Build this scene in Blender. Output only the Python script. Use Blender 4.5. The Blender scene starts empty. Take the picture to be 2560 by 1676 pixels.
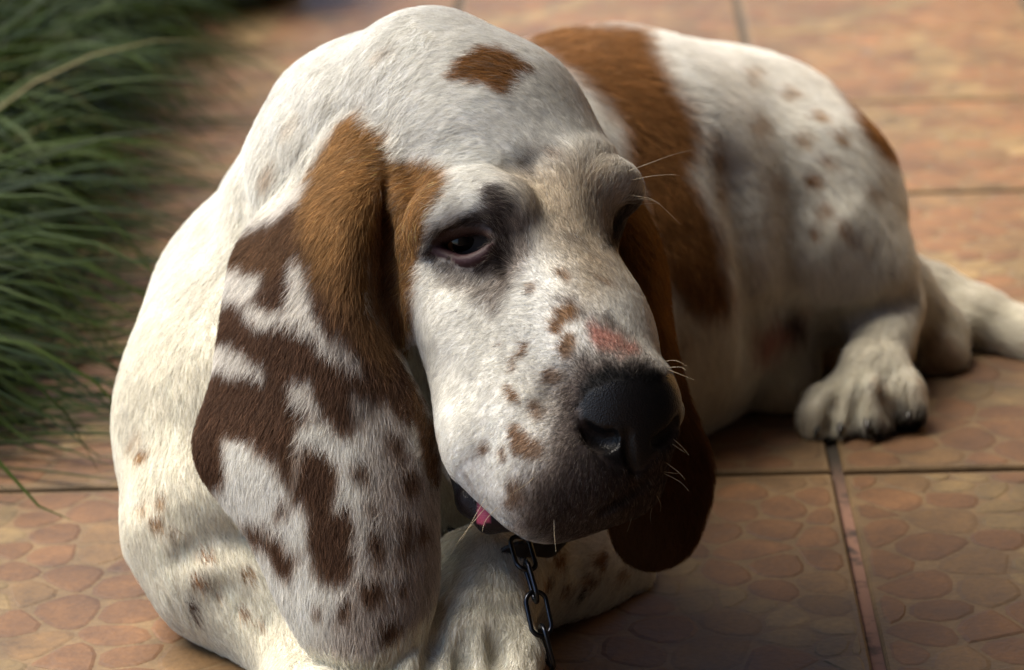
import bpy, bmesh, math, random, time
import numpy as np
from mathutils import Matrix, Vector
T0 = time.time()
PREVIEW = False
FUR = 60000 if PREVIEW else 700000
rng = np.random.default_rng(7)
random.seed(7)
scene = bpy.context.scene
col = scene.collection

# ------------------------------------------------------------------ camera
CAM_F, CAM_P, CAM_R, CAM_H = 6759.5, 0.32748, -0.039378, 0.66299   # focal length in source pixels, pitch, roll, height
CX, CY = 1280.0, 838.0
_r0 = np.array([1.0, 0, 0]); _u0 = np.array([0, math.sin(CAM_P), math.cos(CAM_P)])
FWD = np.array([0, math.cos(CAM_P), -math.sin(CAM_P)])
RGT = math.cos(CAM_R) * _r0 + math.sin(CAM_R) * _u0
UPV = -math.sin(CAM_R) * _r0 + math.cos(CAM_R) * _u0
EYE = np.array([0, 0, CAM_H])
cam_data = bpy.data.cameras.new('camera')
cam = bpy.data.objects.new('camera', cam_data)
col.objects.link(cam)
M = Matrix.Identity(4)
for i in range(3):
    M[i][0], M[i][1], M[i][2], M[i][3] = RGT[i], UPV[i], -FWD[i], EYE[i]
cam.matrix_world = M
cam_data.sensor_width = 36.0
cam_data.lens = CAM_F / 2560 * 36.0
cam_data.clip_start = 0.05
cam_data.clip_end = 500
cam_data.dof.use_dof = not PREVIEW
cam_data.dof.focus_distance = 1.44
cam_data.dof.aperture_fstop = 7.5
scene.camera = cam

# ------------------------------------------------------------------ light
world = bpy.data.worlds.new('World')
scene.world = world
world.use_nodes = True
nt = world.node_tree
sky = nt.nodes.new('ShaderNodeTexSky')
sky.sky_type = 'NISHITA'
sky.sun_disc = False
SUN_EL, SUN_AZ = math.radians(62), math.radians(-67)     # azimuth measured from +Y towards +X
sky.sun_elevation = SUN_EL
sky.sun_rotation = SUN_AZ
nt.links.new(sky.outputs[0], nt.nodes['Background'].inputs[0])
nt.nodes['Background'].inputs[1].default_value = 0.115
sun_data = bpy.data.lights.new('sun', 'SUN')
sun_data.energy = 4.6
sun_data.angle = math.radians(44)
sun_data.color = (1.0, 0.90, 0.74)
sun = bpy.data.objects.new('sun', sun_data)
col.objects.link(sun)
sd = Vector((math.sin(SUN_AZ) * math.cos(SUN_EL), math.cos(SUN_AZ) * math.cos(SUN_EL), math.sin(SUN_EL)))
sun.rotation_euler = sd.to_track_quat('Z', 'Y').to_euler()
sun.location = sd * 5
scene.view_settings.view_transform = 'Standard'
scene.view_settings.look = 'None'
scene.view_settings.exposure = 1.45
scene.view_settings.gamma = 1.0

# ------------------------------------------------------------------ helpers
def at(px, py, zc):
    """world point seen at source pixel (px, py), zc metres along the optical axis"""
    return EYE + zc * (FWD + (px - CX) / CAM_F * RGT - (py - CY) / CAM_F * UPV)

def on_ground(px, py, h=0.0):
    d = FWD + (px - CX) / CAM_F * RGT - (py - CY) / CAM_F * UPV
    return EYE + d * ((h - CAM_H) / d[2])

def project(P):
    Q = np.asarray(P) - EYE
    z = Q @ FWD
    return np.stack([CX + CAM_F * (Q @ RGT) / z, CY - CAM_F * (Q @ UPV) / z, z], -1)

def tag(o, label=None, cat=None, group=None, kind=None):
    if label: o['label'] = label
    if cat: o['category'] = cat
    if group: o['group'] = group
    if kind: o['kind'] = kind
    return o

def link(name, mesh, mat=None, parent=None):
    o = bpy.data.objects.new(name, mesh)
    col.objects.link(o)
    if mat is not None: mesh.materials.append(mat)
    if parent is not None: o.parent = parent
    return o

def mesh_from(name, verts, faces, smooth=True):
    me = bpy.data.meshes.new(name)
    me.from_pydata([tuple(v) for v in verts], [], [tuple(f) for f in faces])
    if smooth: me.shade_smooth()
    me.update()
    return me

def mesh_np(name, verts, quads, smooth=True):
    me = bpy.data.meshes.new(name)
    n, k = quads.shape
    me.vertices.add(len(verts)); me.vertices.foreach_set('co', verts.astype(np.float32).ravel())
    me.loops.add(n * k); me.loops.foreach_set('vertex_index', quads.astype(np.int32).ravel())
    me.polygons.add(n); me.polygons.foreach_set('loop_start', np.arange(0, n * k, k, dtype=np.int32))
    me.polygons.foreach_set('use_smooth', np.full(n, smooth))
    me.update(); me.validate()
    return me

def new_mat(name, rough=0.6, color=(0.5, 0.5, 0.5)):
    m = bpy.data.materials.new(name)
    m.use_nodes = True
    b = m.node_tree.nodes['Principled BSDF']
    b.inputs['Base Color'].default_value = (*color, 1)
    b.inputs['Roughness'].default_value = rough
    return m, m.node_tree, b

# ------------------------------------------------------------------ sculpting field
VOX = 0.0022 if PREVIEW else 0.0016
LO = np.array([-0.27, 1.22, -0.012]); HI = np.array([0.50, 2.32, 0.375])
DIM = np.ceil((HI - LO) / VOX).astype(int) + 1
FIELD = np.full(DIM, 0.06, np.float32)
LABEL = np.zeros(DIM, np.uint8)          # which form each voxel belongs to
CUR = [0]
AX = [(LO[i] + np.arange(DIM[i]) * VOX).astype(np.float32) for i in range(3)]

def _box(lo, hi):
    a = np.clip(np.floor((np.asarray(lo) - LO) / VOX).astype(int), 0, DIM)
    b = np.clip(np.ceil((np.asarray(hi) - LO) / VOX).astype(int) + 1, 0, DIM)
    if np.any(b <= a): return None
    return tuple(slice(a[i], b[i]) for i in range(3))

def _blend(sl, d, k, sub=False):
    f = FIELD[sl]
    if sub:
        d = -d
        if k > 0:
            h = np.maximum(k - np.abs(f - d), 0) / k
            f[...] = np.maximum(f, d) + h * h * k * 0.25
        else: f[...] = np.maximum(f, d)
    else:
        LABEL[sl][d < f] = CUR[0]
        if k > 0:
            h = np.maximum(k - np.abs(f - d), 0) / k
            f[...] = np.minimum(f, d) - h * h * k * 0.25
        else: f[...] = np.minimum(f, d)

def _grid(sl):
    return AX[0][sl[0]][:, None, None], AX[1][sl[1]][None, :, None], AX[2][sl[2]][None, None, :]

def cone(a, ra, b, rb, k=0.01, sub=False):
    """capsule with linearly changing radius between world points a, b"""
    a = np.asarray(a, np.float64); b = np.asarray(b, np.float64)
    m = k + 2 * VOX
    lo = np.minimum(a - ra, b - rb) - m; hi = np.maximum(a + ra, b + rb) + m
    sl = _box(lo, hi)
    if sl is None: return
    X, Y, Z = _grid(sl)
    ab = b - a; L2 = float(ab @ ab) + 1e-12
    t = ((X - a[0]) * ab[0] + (Y - a[1]) * ab[1] + (Z - a[2]) * ab[2]) / L2
    t = np.clip(t, 0, 1)
    d = np.sqrt((X - a[0] - t * ab[0]) ** 2 + (Y - a[1] - t * ab[1]) ** 2 + (Z - a[2] - t * ab[2]) ** 2) - (ra + (rb - ra) * t)
    _blend(sl, d, k, sub)

def ball(p, r, k=0.01, sub=False):
    p = np.asarray(p, np.float64)
    sl = _box(p - r - k - 2 * VOX, p + r + k + 2 * VOX)
    if sl is None: return
    X, Y, Z = _grid(sl)
    d = np.sqrt((X - p[0]) ** 2 + (Y - p[1]) ** 2 + (Z - p[2]) ** 2) - r
    _blend(sl, d, k, sub)

def ellip(p, axes, radii, k=0.01, sub=False):
    """ellipsoid: axes = 3 unit vectors (rows), radii = 3"""
    p = np.asarray(p, np.float64); A = np.asarray(axes, np.float64); R = np.asarray(radii, np.float64)
    ext = np.sqrt(((A * R[:, None]) ** 2).sum(0)) + k + 2 * VOX
    sl = _box(p - ext, p + ext)
    if sl is None: return
    X, Y, Z = _grid(sl)
    q = [((X - p[0]) * A[i, 0] + (Y - p[1]) * A[i, 1] + (Z - p[2]) * A[i, 2]) for i in range(3)]
    k0 = np.sqrt(sum((q[i] / R[i]) ** 2 for i in range(3)))
    k1 = np.sqrt(sum((q[i] / R[i] ** 2) ** 2 for i in range(3))) + 1e-9
    _blend(sl, k0 * (k0 - 1) / k1, k, sub)

def chain(pts, k=0.012, sub=False):
    """pts = (px, py, depth, radius) through which a tapering limb runs"""
    w = [(at(*p[:3]), p[3]) for p in pts]
    for (a, ra), (b, rb) in zip(w[:-1], w[1:]): cone(a, ra, b, rb, k, sub)

def spline(P, n):
    """Catmull-Rom through the rows of P, n samples"""
    P = np.asarray(P, float); m = len(P)
    if m == 2:
        t = np.linspace(0, 1, n)[:, None]; return P[0] * (1 - t) + P[1] * t
    Q = np.vstack([2 * P[0] - P[1], P, 2 * P[-1] - P[-2]])
    u = np.linspace(0, m - 1 - 1e-9, n); i = u.astype(int); t = (u - i)[:, None]
    a, b, c, d = Q[i], Q[i + 1], Q[i + 2], Q[i + 3]
    return 0.5 * (2 * b + (c - a) * t + (2 * a - 5 * b + 4 * c - d) * t * t + (3 * b - a - 3 * c + d) * t ** 3)

def sheet(rows, k=0.004, step=0.0035):
    """soft flap: rows of (px, py, depth, radius) control points, skinned by small balls"""
    R = np.asarray(rows, float)                       # (nr, nc, 4)
    W = np.array([[np.append(at(*c[:3]), c[3]) for c in r] for r in R])
    lenr = np.max(np.linalg.norm(np.diff(W[:, :, :3], axis=0), axis=-1).sum(0))
    lenc = np.max(np.linalg.norm(np.diff(W[:, :, :3], axis=1), axis=-1).sum(1))
    nr = max(3, int(lenr / step)); nc = max(3, int(lenc / step))
    A = np.stack([spline(W[:, j], nr) for j in range(W.shape[1])], 1)
    B = np.stack([spline(A[i], nc) for i in range(nr)], 0)
    for q in B.reshape(-1, 4): ball(q[:3], q[3], k)
    return B

def depth_at(px, py, zmin=1.25, zmax=2.35, n=1400):
    """depth of the sculpted surface seen at a pixel (nearest crossing)"""
    z = np.linspace(zmin, zmax, n)
    P = EYE + z[:, None] * (FWD + (px - CX) / CAM_F * RGT - (py - CY) / CAM_F * UPV)
    I = np.round((P - LO) / VOX).astype(int)
    ok = np.all((I >= 0) & (I < DIM), 1)
    v = np.full(n, 1.0); J = I[ok]; v[ok] = FIELD[J[:, 0], J[:, 1], J[:, 2]]
    h = np.nonzero(v < 0)[0]
    return z[h[0]] if len(h) else None

def stroke(pts, r, off=0.0, k=0.005, sub=False, n=None):
    """drag a round brush over the surface: pts = (px, py[, radius scale]); off > 0 sinks it"""
    P = np.array([(p[0], p[1], p[2] if len(p) > 2 else 1.0) for p in pts], float)
    L = np.linalg.norm(np.diff(P[:, :2], axis=0), axis=1).sum()
    S = spline(P, n or max(4, int(L / 14)))
    Z = []
    for s in S:
        z = depth_at(s[0], s[1]); Z.append(np.nan if z is None else z)
    Z = np.array(Z)
    good = ~np.isnan(Z)
    if not good.any(): return
    Z = np.interp(np.arange(len(Z)), np.nonzero(good)[0], Z[good])
    if len(Z) > 4: Z = np.convolve(np.pad(Z, 2, 'edge'), np.ones(5) / 5, 'valid')
    W = [at(s[0], s[1], z + off) for s, z in zip(S, Z)]
    for i in range(len(W) - 1):
        cone(W[i], r * S[i, 2], W[i + 1], r * S[i + 1, 2], k, sub)

def dent(pts, sigma, amount):
    """press the surface in (amount > 0) or swell it (< 0) along a path on the surface; pts = (px, py[, scale])"""
    P = np.array([(p[0], p[1], p[2] if len(p) > 2 else 1.0) for p in pts], float)
    if len(P) == 1: P = np.vstack([P, P + (1, 1, 0)])
    L = np.linalg.norm(np.diff(P[:, :2], axis=0), axis=1).sum()
    S = spline(P, max(3, int(L / 12)))
    Z = np.array([np.nan if (z := depth_at(q[0], q[1])) is None else z for q in S])
    good = ~np.isnan(Z)
    if not good.any(): return
    Z = np.interp(np.arange(len(Z)), np.nonzero(good)[0], Z[good])
    W = np.array([at(q[0], q[1], z) for q, z in zip(S, Z)])
    sl = _box(W.min(0) - 3 * sigma, W.max(0) + 3 * sigma)
    X, Y, Zz = _grid(sl)
    best = np.zeros(FIELD[sl].shape, np.float32)
    for w, q in zip(W, S):
        best = np.maximum(best, q[2] * np.exp(-((X - w[0]) ** 2 + (Y - w[1]) ** 2 + (Zz - w[2]) ** 2) / (sigma * sigma)))
    FIELD[sl] += amount * best

def surface_nets(F, lo, vox):
    ins = F < 0
    nx, ny, nz = F.shape
    c = np.zeros((nx - 1, ny - 1, nz - 1), np.uint8)
    for dx in (0, 1):
        for dy in (0, 1):
            for dz in (0, 1):
                c += ins[dx:nx - 1 + dx, dy:ny - 1 + dy, dz:nz - 1 + dz]
    I = np.argwhere((c > 0) & (c < 8)); del c
    corner = np.array([(x, y, z) for x in (0, 1) for y in (0, 1) for z in (0, 1)])
    V = np.stack([F[I[:, 0] + a, I[:, 1] + b, I[:, 2] + d] for a, b, d in corner], 1)
    acc = np.zeros((len(I), 3)); cnt = np.zeros(len(I))
    for i in range(8):
        for j in range(i + 1, 8):
            if np.abs(corner[i] - corner[j]).sum() != 1: continue
            m = (V[:, i] < 0) != (V[:, j] < 0)
            t = V[m, i] / (V[m, i] - V[m, j])
            acc[m] += corner[i] + t[:, None] * (corner[j] - corner[i]); cnt[m] += 1
    verts = lo + vox * (I + acc / cnt[:, None])
    idx = np.full((nx - 1, ny - 1, nz - 1), -1, np.int32)
    idx[I[:, 0], I[:, 1], I[:, 2]] = np.arange(len(I))
    quads = []
    for ax in range(3):
        o = [(1, 2), (2, 0), (0, 1)][ax]
        sl0 = [slice(1, -1)] * 3; sl1 = [slice(1, -1)] * 3
        sl0[ax] = slice(0, -1); sl1[ax] = slice(1, None)
        a, b = ins[tuple(sl0)], ins[tuple(sl1)]
        for flip in (False, True):
            E = np.argwhere((a & ~b) if not flip else (~a & b))
            for q in o: E[:, q] += 1
            g = []
            for u, v in ((0, 0), (1, 0), (1, 1), (0, 1)):
                G = E.copy(); G[:, o[0]] -= u; G[:, o[1]] -= v
                g.append(idx[G[:, 0], G[:, 1], G[:, 2]])
            Q = np.stack(g, 1)
            quads.append(Q[:, ::-1] if flip else Q)
    Q = np.vstack(quads)
    return verts, Q[(Q >= 0).all(1)]

# ------------------------------------------------------------------ the dog: big forms
def build_body():
    CUR[0] = 0
    # torso, from shoulders to rump
    chain([(870, 650, 1.77, .088), (1150, 560, 1.84, .110), (1520, 542, 1.93, .128), (1770, 530, 2.00, .115), (1880, 525, 2.05, .100)], .03)
    # belly and ribs resting on the floor
    chain([(1250, 800, 1.82, .105), (1560, 760, 1.90, .110), (1690, 760, 1.93, .078)], .04)
    # chest, shoulder
    chain([(900, 580, 1.75, .084), (760, 830, 1.67, .091), (700, 1060, 1.62, .092), (720, 1230, 1.60, .082)], .025)
    chain([(740, 1000, 1.63, .085), (1000, 1080, 1.63, .092), (1200, 1150, 1.66, .08)], .03)
    # neck from the back of the skull
    chain([(1060, 260, 1.55, .048), (948, 385, 1.59, .065), (858, 540, 1.61, .062), (800, 800, 1.62, .070)], .025)
    chain([(1150, 500, 1.56, .06), (1060, 800, 1.60, .075), (1050, 1050, 1.62, .075)], .03)
    # near foreleg
    chain([(580, 1180, 1.60, .060), (570, 1315, 1.57, .056), (600, 1420, 1.56, .044), (700, 1530, 1.54, .032), (768, 1640, 1.52, .0240), (800, 1760, 1.48, .027), (830, 1850, 1.445, .033), (850, 1900, 1.42, .034)], .018)
    chain([(475, 1545, 1.60, .011), (545, 1530, 1.61, .016)], .01)
    dent([(440, 1400, .3), (500, 1368), (570, 1352), (640, 1352), (720, 1365)], .008, .011)      # fold between chest and upper arm
    dent([(400, 1240, .5), (470, 1300), (560, 1340)], .012, .004)
    dent([(560, 1480), (620, 1520), (660, 1560)], .010, .005)
    # far foreleg: upper arm on the floor, wrist turned to the lens, paw
    chain([(1520, 1440, 1.62, .027), (1400, 1450, 1.60, .034), (1260, 1445, 1.56, .033), (1205, 1460, 1.51, .029), (1190, 1550, 1.485, .028), (1180, 1620, 1.47, .027)], .012)
    for tx, ty in ((1030, 1690), (1105, 1725), (1200, 1730), (1290, 1705)):
        chain([((tx + 1185) / 2, 1540, 1.476, .015), (tx, ty - 70, 1.458, .0130), (tx - 4, ty, 1.443, .0125)], .005)
    for q in ([(1105, 1550, .4), (1085, 1610), (1066, 1676)], [(1165, 1580, .4), (1155, 1630), (1150, 1676)], [(1225, 1580, .4), (1240, 1630), (1246, 1676)]):
        dent(q, .0048, .0095)
    for q in ([(1110, 1470), (1180, 1450), (1260, 1470)], [(1100, 1520), (1180, 1500), (1280, 1530)]):
        dent(q, .005, .0025)
    # hind leg: thigh, foot with its toes, hock behind
    chain([(1900, 440, 2.00, .078), (1985, 540, 1.95, .076), (2065, 660, 1.92, .054), (2150, 715, 1.915, .036)], .025)
    chain([(2230, 770, 1.905, .021), (2205, 860, 1.885, .0185), (2172, 930, 1.865, .021)], .010)
    for q in ([(2130, 930, 1.862, .016), (2075, 985, 1.848, .012), (2045, 1040, 1.838, .0105), (2040, 1075, 1.835, .008)],
              [(2150, 940, 1.858, .018), (2120, 1000, 1.842, .014), (2105, 1050, 1.834, .0115)],
              [(2175, 940, 1.858, .020), (2175, 1000, 1.838, .016), (2170, 1040, 1.832, .0125)],
              [(2205, 930, 1.862, .018), (2250, 985, 1.848, .014), (2268, 1020, 1.842, .012)]):
        chain(q, .007)
    for q in ([(2100, 960, .3), (2085, 1010), (2072, 1060)], [(2145, 950, .3), (2142, 1000), (2138, 1050)], [(2205, 940, .3), (2215, 990), (2222, 1030)]):
        dent(q, .0055, .011)
    ball(at(2180, 1065, 1.838), .013, .006); ball(at(2260, 1050, 1.845), .010, .006)
    chain([(2235, 740, 1.95, .030), (2335, 830, 1.965, .020), (2345, 880, 1.955, .020)], .010)
    dent([(2060, 830), (2120, 795), (2200, 765), (2280, 745)], .007, .008)
    # groin and inner thigh of the lower leg
    chain([(1940, 790, 1.95, .034), (1945, 900, 1.915, .027), (1945, 975, 1.895, .023)], .012)
    dent([(1905, 790), (1960, 775), (2010, 790)], .009, .006)
    dent([(2075, 800), (2080, 870), (2070, 930)], .012, .012)
    # crease between flank and thigh
    dent([(1815, 400, .4), (1838, 470), (1862, 600), (1880, 720), (1885, 850)], .016, .012)
    # tail
    chain([(2180, 690, 2.06, .030), (2330, 742, 2.02, .019), (2440, 795, 2.00, .019), (2560, 850, 1.985, .018), (2700, 935, 1.95, .014)], .015)

def build_head():
    CUR[0] = 3
    chain([(1090, 205, 1.545, .0360), (1220, 340, 1.53, .051), (1388, 487, 1.50, .0410)], .025)
    ball(at(1165, 530, 1.492), .028, .02)
    ball(at(1130, 690, 1.485), .033, .02)
    chain([(1335, 650, 1.475, .043), (1440, 850, 1.445, .0375), (1535, 985, 1.415, .029)], .02)
    chain([(1215, 850, 1.465, .036), (1290, 1080, 1.44, .036), (1375, 1195, 1.43, .029), (1480, 1165, 1.415, .0265), (1575, 1115, 1.415, .020)], .02)
    chain([(1250, 1100, 1.49, .035), (1450, 1170, 1.45, .027), (1560, 1195, 1.427, .021)], .010)

def build_face():
    # furrow and brows
    dent([(1340, 400, .5), (1350, 470), (1380, 560, .7)], .012, .004)
    stroke([(1060, 590, .6), (1100, 535), (1170, 497), (1240, 500), (1285, 540, .7)], .009, .002, .012)
    stroke([(1490, 450, .6), (1540, 455, .8), (1568, 485, .8)], .007, .005, .012)
    dent([(1120, 470, .6), (1220, 440), (1300, 430, .6)], .011, .0025)
    dent([(1230, 400, .6), (1330, 365), (1420, 375, .6)], .010, -.0015)
    # near eye: cavity, lids, tear groove
    stroke([(1098, 610, .7), (1140, 606), (1185, 598), (1212, 588, .7)], .0085, .002, .004, sub=True)
    CUR[0] = 8
    stroke([(1052, 628, .6), (1085, 597), (1135, 576), (1190, 562), (1225, 572), (1246, 600, .6)], .0042, .001, .003)
    CUR[0] = 7
    stroke([(1060, 632, .6), (1090, 632), (1130, 650), (1165, 658), (1205, 645), (1240, 610, .6)], .0036, .0005, .003)
    CUR[0] = 3
    stroke([(1240, 605, .6), (1258, 640), (1262, 680, .5)], .0028, 0, .004, sub=True)
    dent([(1050, 655, .5), (1110, 685), (1180, 700), (1250, 690, .5)], .008, .003)
    dent([(1275, 560, .6), (1280, 640)], .010, .0025)
    # far eye
    stroke([(1572, 520, .6), (1548, 552), (1534, 600, .6)], .0045, .001, .005, sub=True)
    stroke([(1585, 545, .6), (1560, 590), (1540, 640, .6)], .0022, .001, .004)
    # cheek crease, lips
    dent([(1195, 905, .4), (1180, 950), (1160, 990, .4)], .005, .002)
    dent([(1060, 890, .6), (1130, 955), (1190, 1060), (1200, 1140, .5)], .012, .0045)
    dent([(1320, 740, .6), (1360, 850), (1390, 950, .7)], .016, .004)
    dent([(1290, 1060, .6), (1340, 1130), (1390, 1190, .7)], .020, -.004)
    dent([(1230, 1010, .5), (1225, 1100), (1235, 1180, .6)], .010, .0025)
    dent([(1240, 470, .6), (1280, 450), (1310, 470, .6)], .007, -.0015)
    dent([(1300, 400, .6), (1330, 415), (1345, 450, .6)], .006, .0016)
    # nose leather
    Nf = at(1560, 1030, 1.385) - at(1500, 900, 1.45); Nf /= np.linalg.norm(Nf)
    CUR[0] = 5
    ellip(at(1566, 1014, 1.408), np.stack([RGT, UPV, FWD]), (.0265, .022, .0185), .016)
    ball(at(1490, 1040, 1.410), .0125, .006)
    ball(at(1662, 1030, 1.425), .0105, .006)
    ball(at(1570, 1110, 1.405), .0135, .008)
    stroke([(1462, 1072, .7), (1488, 1098), (1520, 1104, .9), (1532, 1090, .5)], .0048, .001, .003, sub=True)
    stroke([(1692, 1058, .8), (1672, 1092), (1635, 1104, .6)], .0045, .001, .003, sub=True)
    stroke([(1568, 1080, .5), (1572, 1140), (1585, 1200), (1560, 1260, .8)], .0018, 0, .003, sub=True)
    # mouth: corner and dark lower lip
    CUR[0] = 6
    chain([(1150, 1185, 1.475, .006), (1180, 1250, 1.462, .0085), (1225, 1298, 1.455, .0075), (1275, 1308, 1.452, .005)], .004)
    stroke([(1163, 1190, .7), (1195, 1245), (1240, 1290), (1275, 1310, .6)], .0026, 0, .002, sub=True)
    # chin set back from the upper lip
    stroke([(1500, 1285), (1530, 1262), (1575, 1235), (1620, 1205)], .0022, 0, .004, sub=True)
    # cheek fold in front of the ear
    CUR[0] = 3
    cf = [(985, 400, 1.502, .009), (1003, 520, 1.487, .0095), (1008, 640, 1.478, .0095), (1005, 760, 1.472, .0085), (998, 850, 1.474, .006)]
    chain(cf, .008)

def build_ears():
    # near ear: rows from the fold at the skull down to the tip, columns from the rear edge to the rolled front edge
    e = .0052
    ez = lambda x, y: depth_at(x, y) or 1.56
    CUR[0] = 1
    sheet([
        [(790, 440, ez(790, 440) + .012, .010), (850, 350, ez(850, 350) + .012, .011), (905, 320, ez(905, 320) + .012, .011), (950, 350, ez(950, 350) + .012, .010), (965, 400, ez(965, 400) + .012, .008)],
        [(715, 525, ez(715, 525) + .004, .008), (790, 480, 1.522, .010), (870, 455, 1.503, .011), (925, 470, 1.494, .010), (952, 500, 1.510, .008)],
        [(622, 612, 1.530, e), (740, 590, 1.495, .007), (840, 570, 1.474, .008), (885, 590, 1.468, .007), (945, 600, 1.495, .006)],
        [(588, 770, 1.505, e), (700, 780, 1.474, .006), (820, 775, 1.457, .006), (880, 770, 1.455, .006), (950, 780, 1.485, e)],
        [(562, 950, 1.495, e), (690, 965, 1.464, e), (840, 960, 1.448, e), (940, 920, 1.450, e), (985, 925, 1.472, e)],
        [(516, 1140, 1.490, e), (680, 1150, 1.455, e), (850, 1150, 1.442, e), (1005, 1090, 1.447, e), (1060, 1090, 1.463, e)],
        [(645, 1325, 1.472, e), (740, 1335, 1.450, e), (870, 1330, 1.437, e), (1000, 1310, 1.442, e), (1062, 1300, 1.458, e)],
        [(730, 1500, 1.460, e), (810, 1510, 1.444, e), (910, 1510, 1.434, e), (1000, 1490, 1.440, e), (1058, 1475, 1.453, e)],
        [(795, 1605, 1.455, e), (860, 1630, 1.442, e), (920, 1636, 1.436, e), (975, 1620, 1.440, e), (1025, 1580, 1.449, e)],
    ])
    # far ear
    CUR[0] = 2
    sheet([
        [(1490, 480, 1.56, .008), (1520, 490, 1.58, .008), (1545, 490, 1.60, .007)],
        [(1560, 640, 1.54, .006), (1590, 640, 1.552, .006), (1622, 650, 1.58, e)],
        [(1590, 820, 1.52, e), (1618, 820, 1.53, e), (1643, 830, 1.56, e)],
        [(1560, 1020, 1.51, e), (1640, 1000, 1.515, e), (1680, 990, 1.54, e)],
        [(1530, 1180, 1.51, e), (1640, 1180, 1.51, e), (1745, 1170, 1.53, e)],
        [(1565, 1320, 1.515, e), (1640, 1345, 1.51, e), (1712, 1320, 1.525, e)],
        [(1595, 1368, 1.52, e), (1630, 1376, 1.515, e), (1668, 1365, 1.52, e)],
    ])

build_body()
build_head()
build_face()
build_ears()
dent([(625, 570, .6), (700, 490), (780, 400), (830, 320, .5)], .011, .005)       # behind the ear base
dent([(604, 400, .6), (598, 500), (600, 580)], .008, .006)                      # neck against shoulder
dent([(705, 240, .5), (755, 320), (785, 410, .6)], .010, .003)
dent([(640, 310, .5), (680, 390), (695, 470, .6)], .009, .0028)
# deep fold between ear and cheek
stroke([(962, 470, .5), (972, 600), (985, 760), (1000, 880, .7)], .004, .001, .004, sub=True)
# rest on the floor
FIELD[...] = np.maximum(FIELD, 0.002 - AX[2][None, None, :])
EYE_Z = depth_at(1158, 604)
FAR_EYE_Z = depth_at(1508, 570)
verts, quads = surface_nets(FIELD, LO, VOX)
print('sculpt', len(verts), round(time.time() - T0, 1))

def lookup(P):
    I = np.clip(np.round((P - LO) / VOX).astype(int), 0, DIM - 1)
    return LABEL[I[:, 0], I[:, 1], I[:, 2]]

# ------------------------------------------------------------------ coat
def vnoise(P, f, seed=0):
    """smooth value noise, -1..1"""
    Q = P * f + 37.3 * (seed + 1)
    I = np.floor(Q).astype(np.int64); T = Q - I; T = T * T * (3 - 2 * T)
    def h(a, b, c):
        n = (a * 73856093) ^ (b * 19349663) ^ (c * 83492791) ^ (seed * 2654435761)
        n = (n ^ (n >> 13)) * 1274126177
        return ((n ^ (n >> 16)) & 0xffff) / 32767.5 - 1
    o = 0
    for dx in (0, 1):
        for dy in (0, 1):
            for dz in (0, 1):
                w = (T[:, 0] if dx else 1 - T[:, 0]) * (T[:, 1] if dy else 1 - T[:, 1]) * (T[:, 2] if dz else 1 - T[:, 2])
                o = o + w * h(I[:, 0] + dx, I[:, 1] + dy, I[:, 2] + dz)
    return o

def poly_sd(x, y, poly):
    """signed distance to a polygon, negative inside"""
    p = np.asarray(poly, float); n = len(p)
    d = np.full(len(x), 1e9); ins = np.zeros(len(x), bool)
    for i in range(n):
        (ax, ay), (bx, by) = p[i], p[(i + 1) % n]
        ex, ey = bx - ax, by - ay
        t = np.clip(((x - ax) * ex + (y - ay) * ey) / (ex * ex + ey * ey + 1e-9), 0, 1)
        d = np.minimum(d, np.hypot(x - ax - t * ex, y - ay - t * ey))
        c = (ay > y) != (by > y)
        ins ^= c & (x < ex * (y - ay) / (ey if ey else 1e-9) + ax)
    return np.where(ins, -d, d)

WHITE = np.array((.86, .845, .795)); CREAM = np.array((.86, .82, .71))
TAN = np.array((.36, .205, .082)); BROWN = np.array((.28, .135, .047)); CHOC = np.array((.120, .065, .040))
DARK = np.array((.060, .045, .040)); GREY = np.array((.22, .175, .145)); PINK = np.array((.50, .26, .21)); BEIGE = np.array((.56, .45, .31))
FRECK = np.array((.25, .132, .055)); BLACK = np.array((.008, .0075, .008)); ROAN = np.array((.30, .205, .155)); EARW = np.array((.76, .73, .68)); HALO = np.array((.215, .12, .064)); RUST = np.array((.135, .062, .024))
EAR, FAR, HEAD, BODY = (1,), (2,), (3, 5, 6, 7, 8), (0,)
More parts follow.
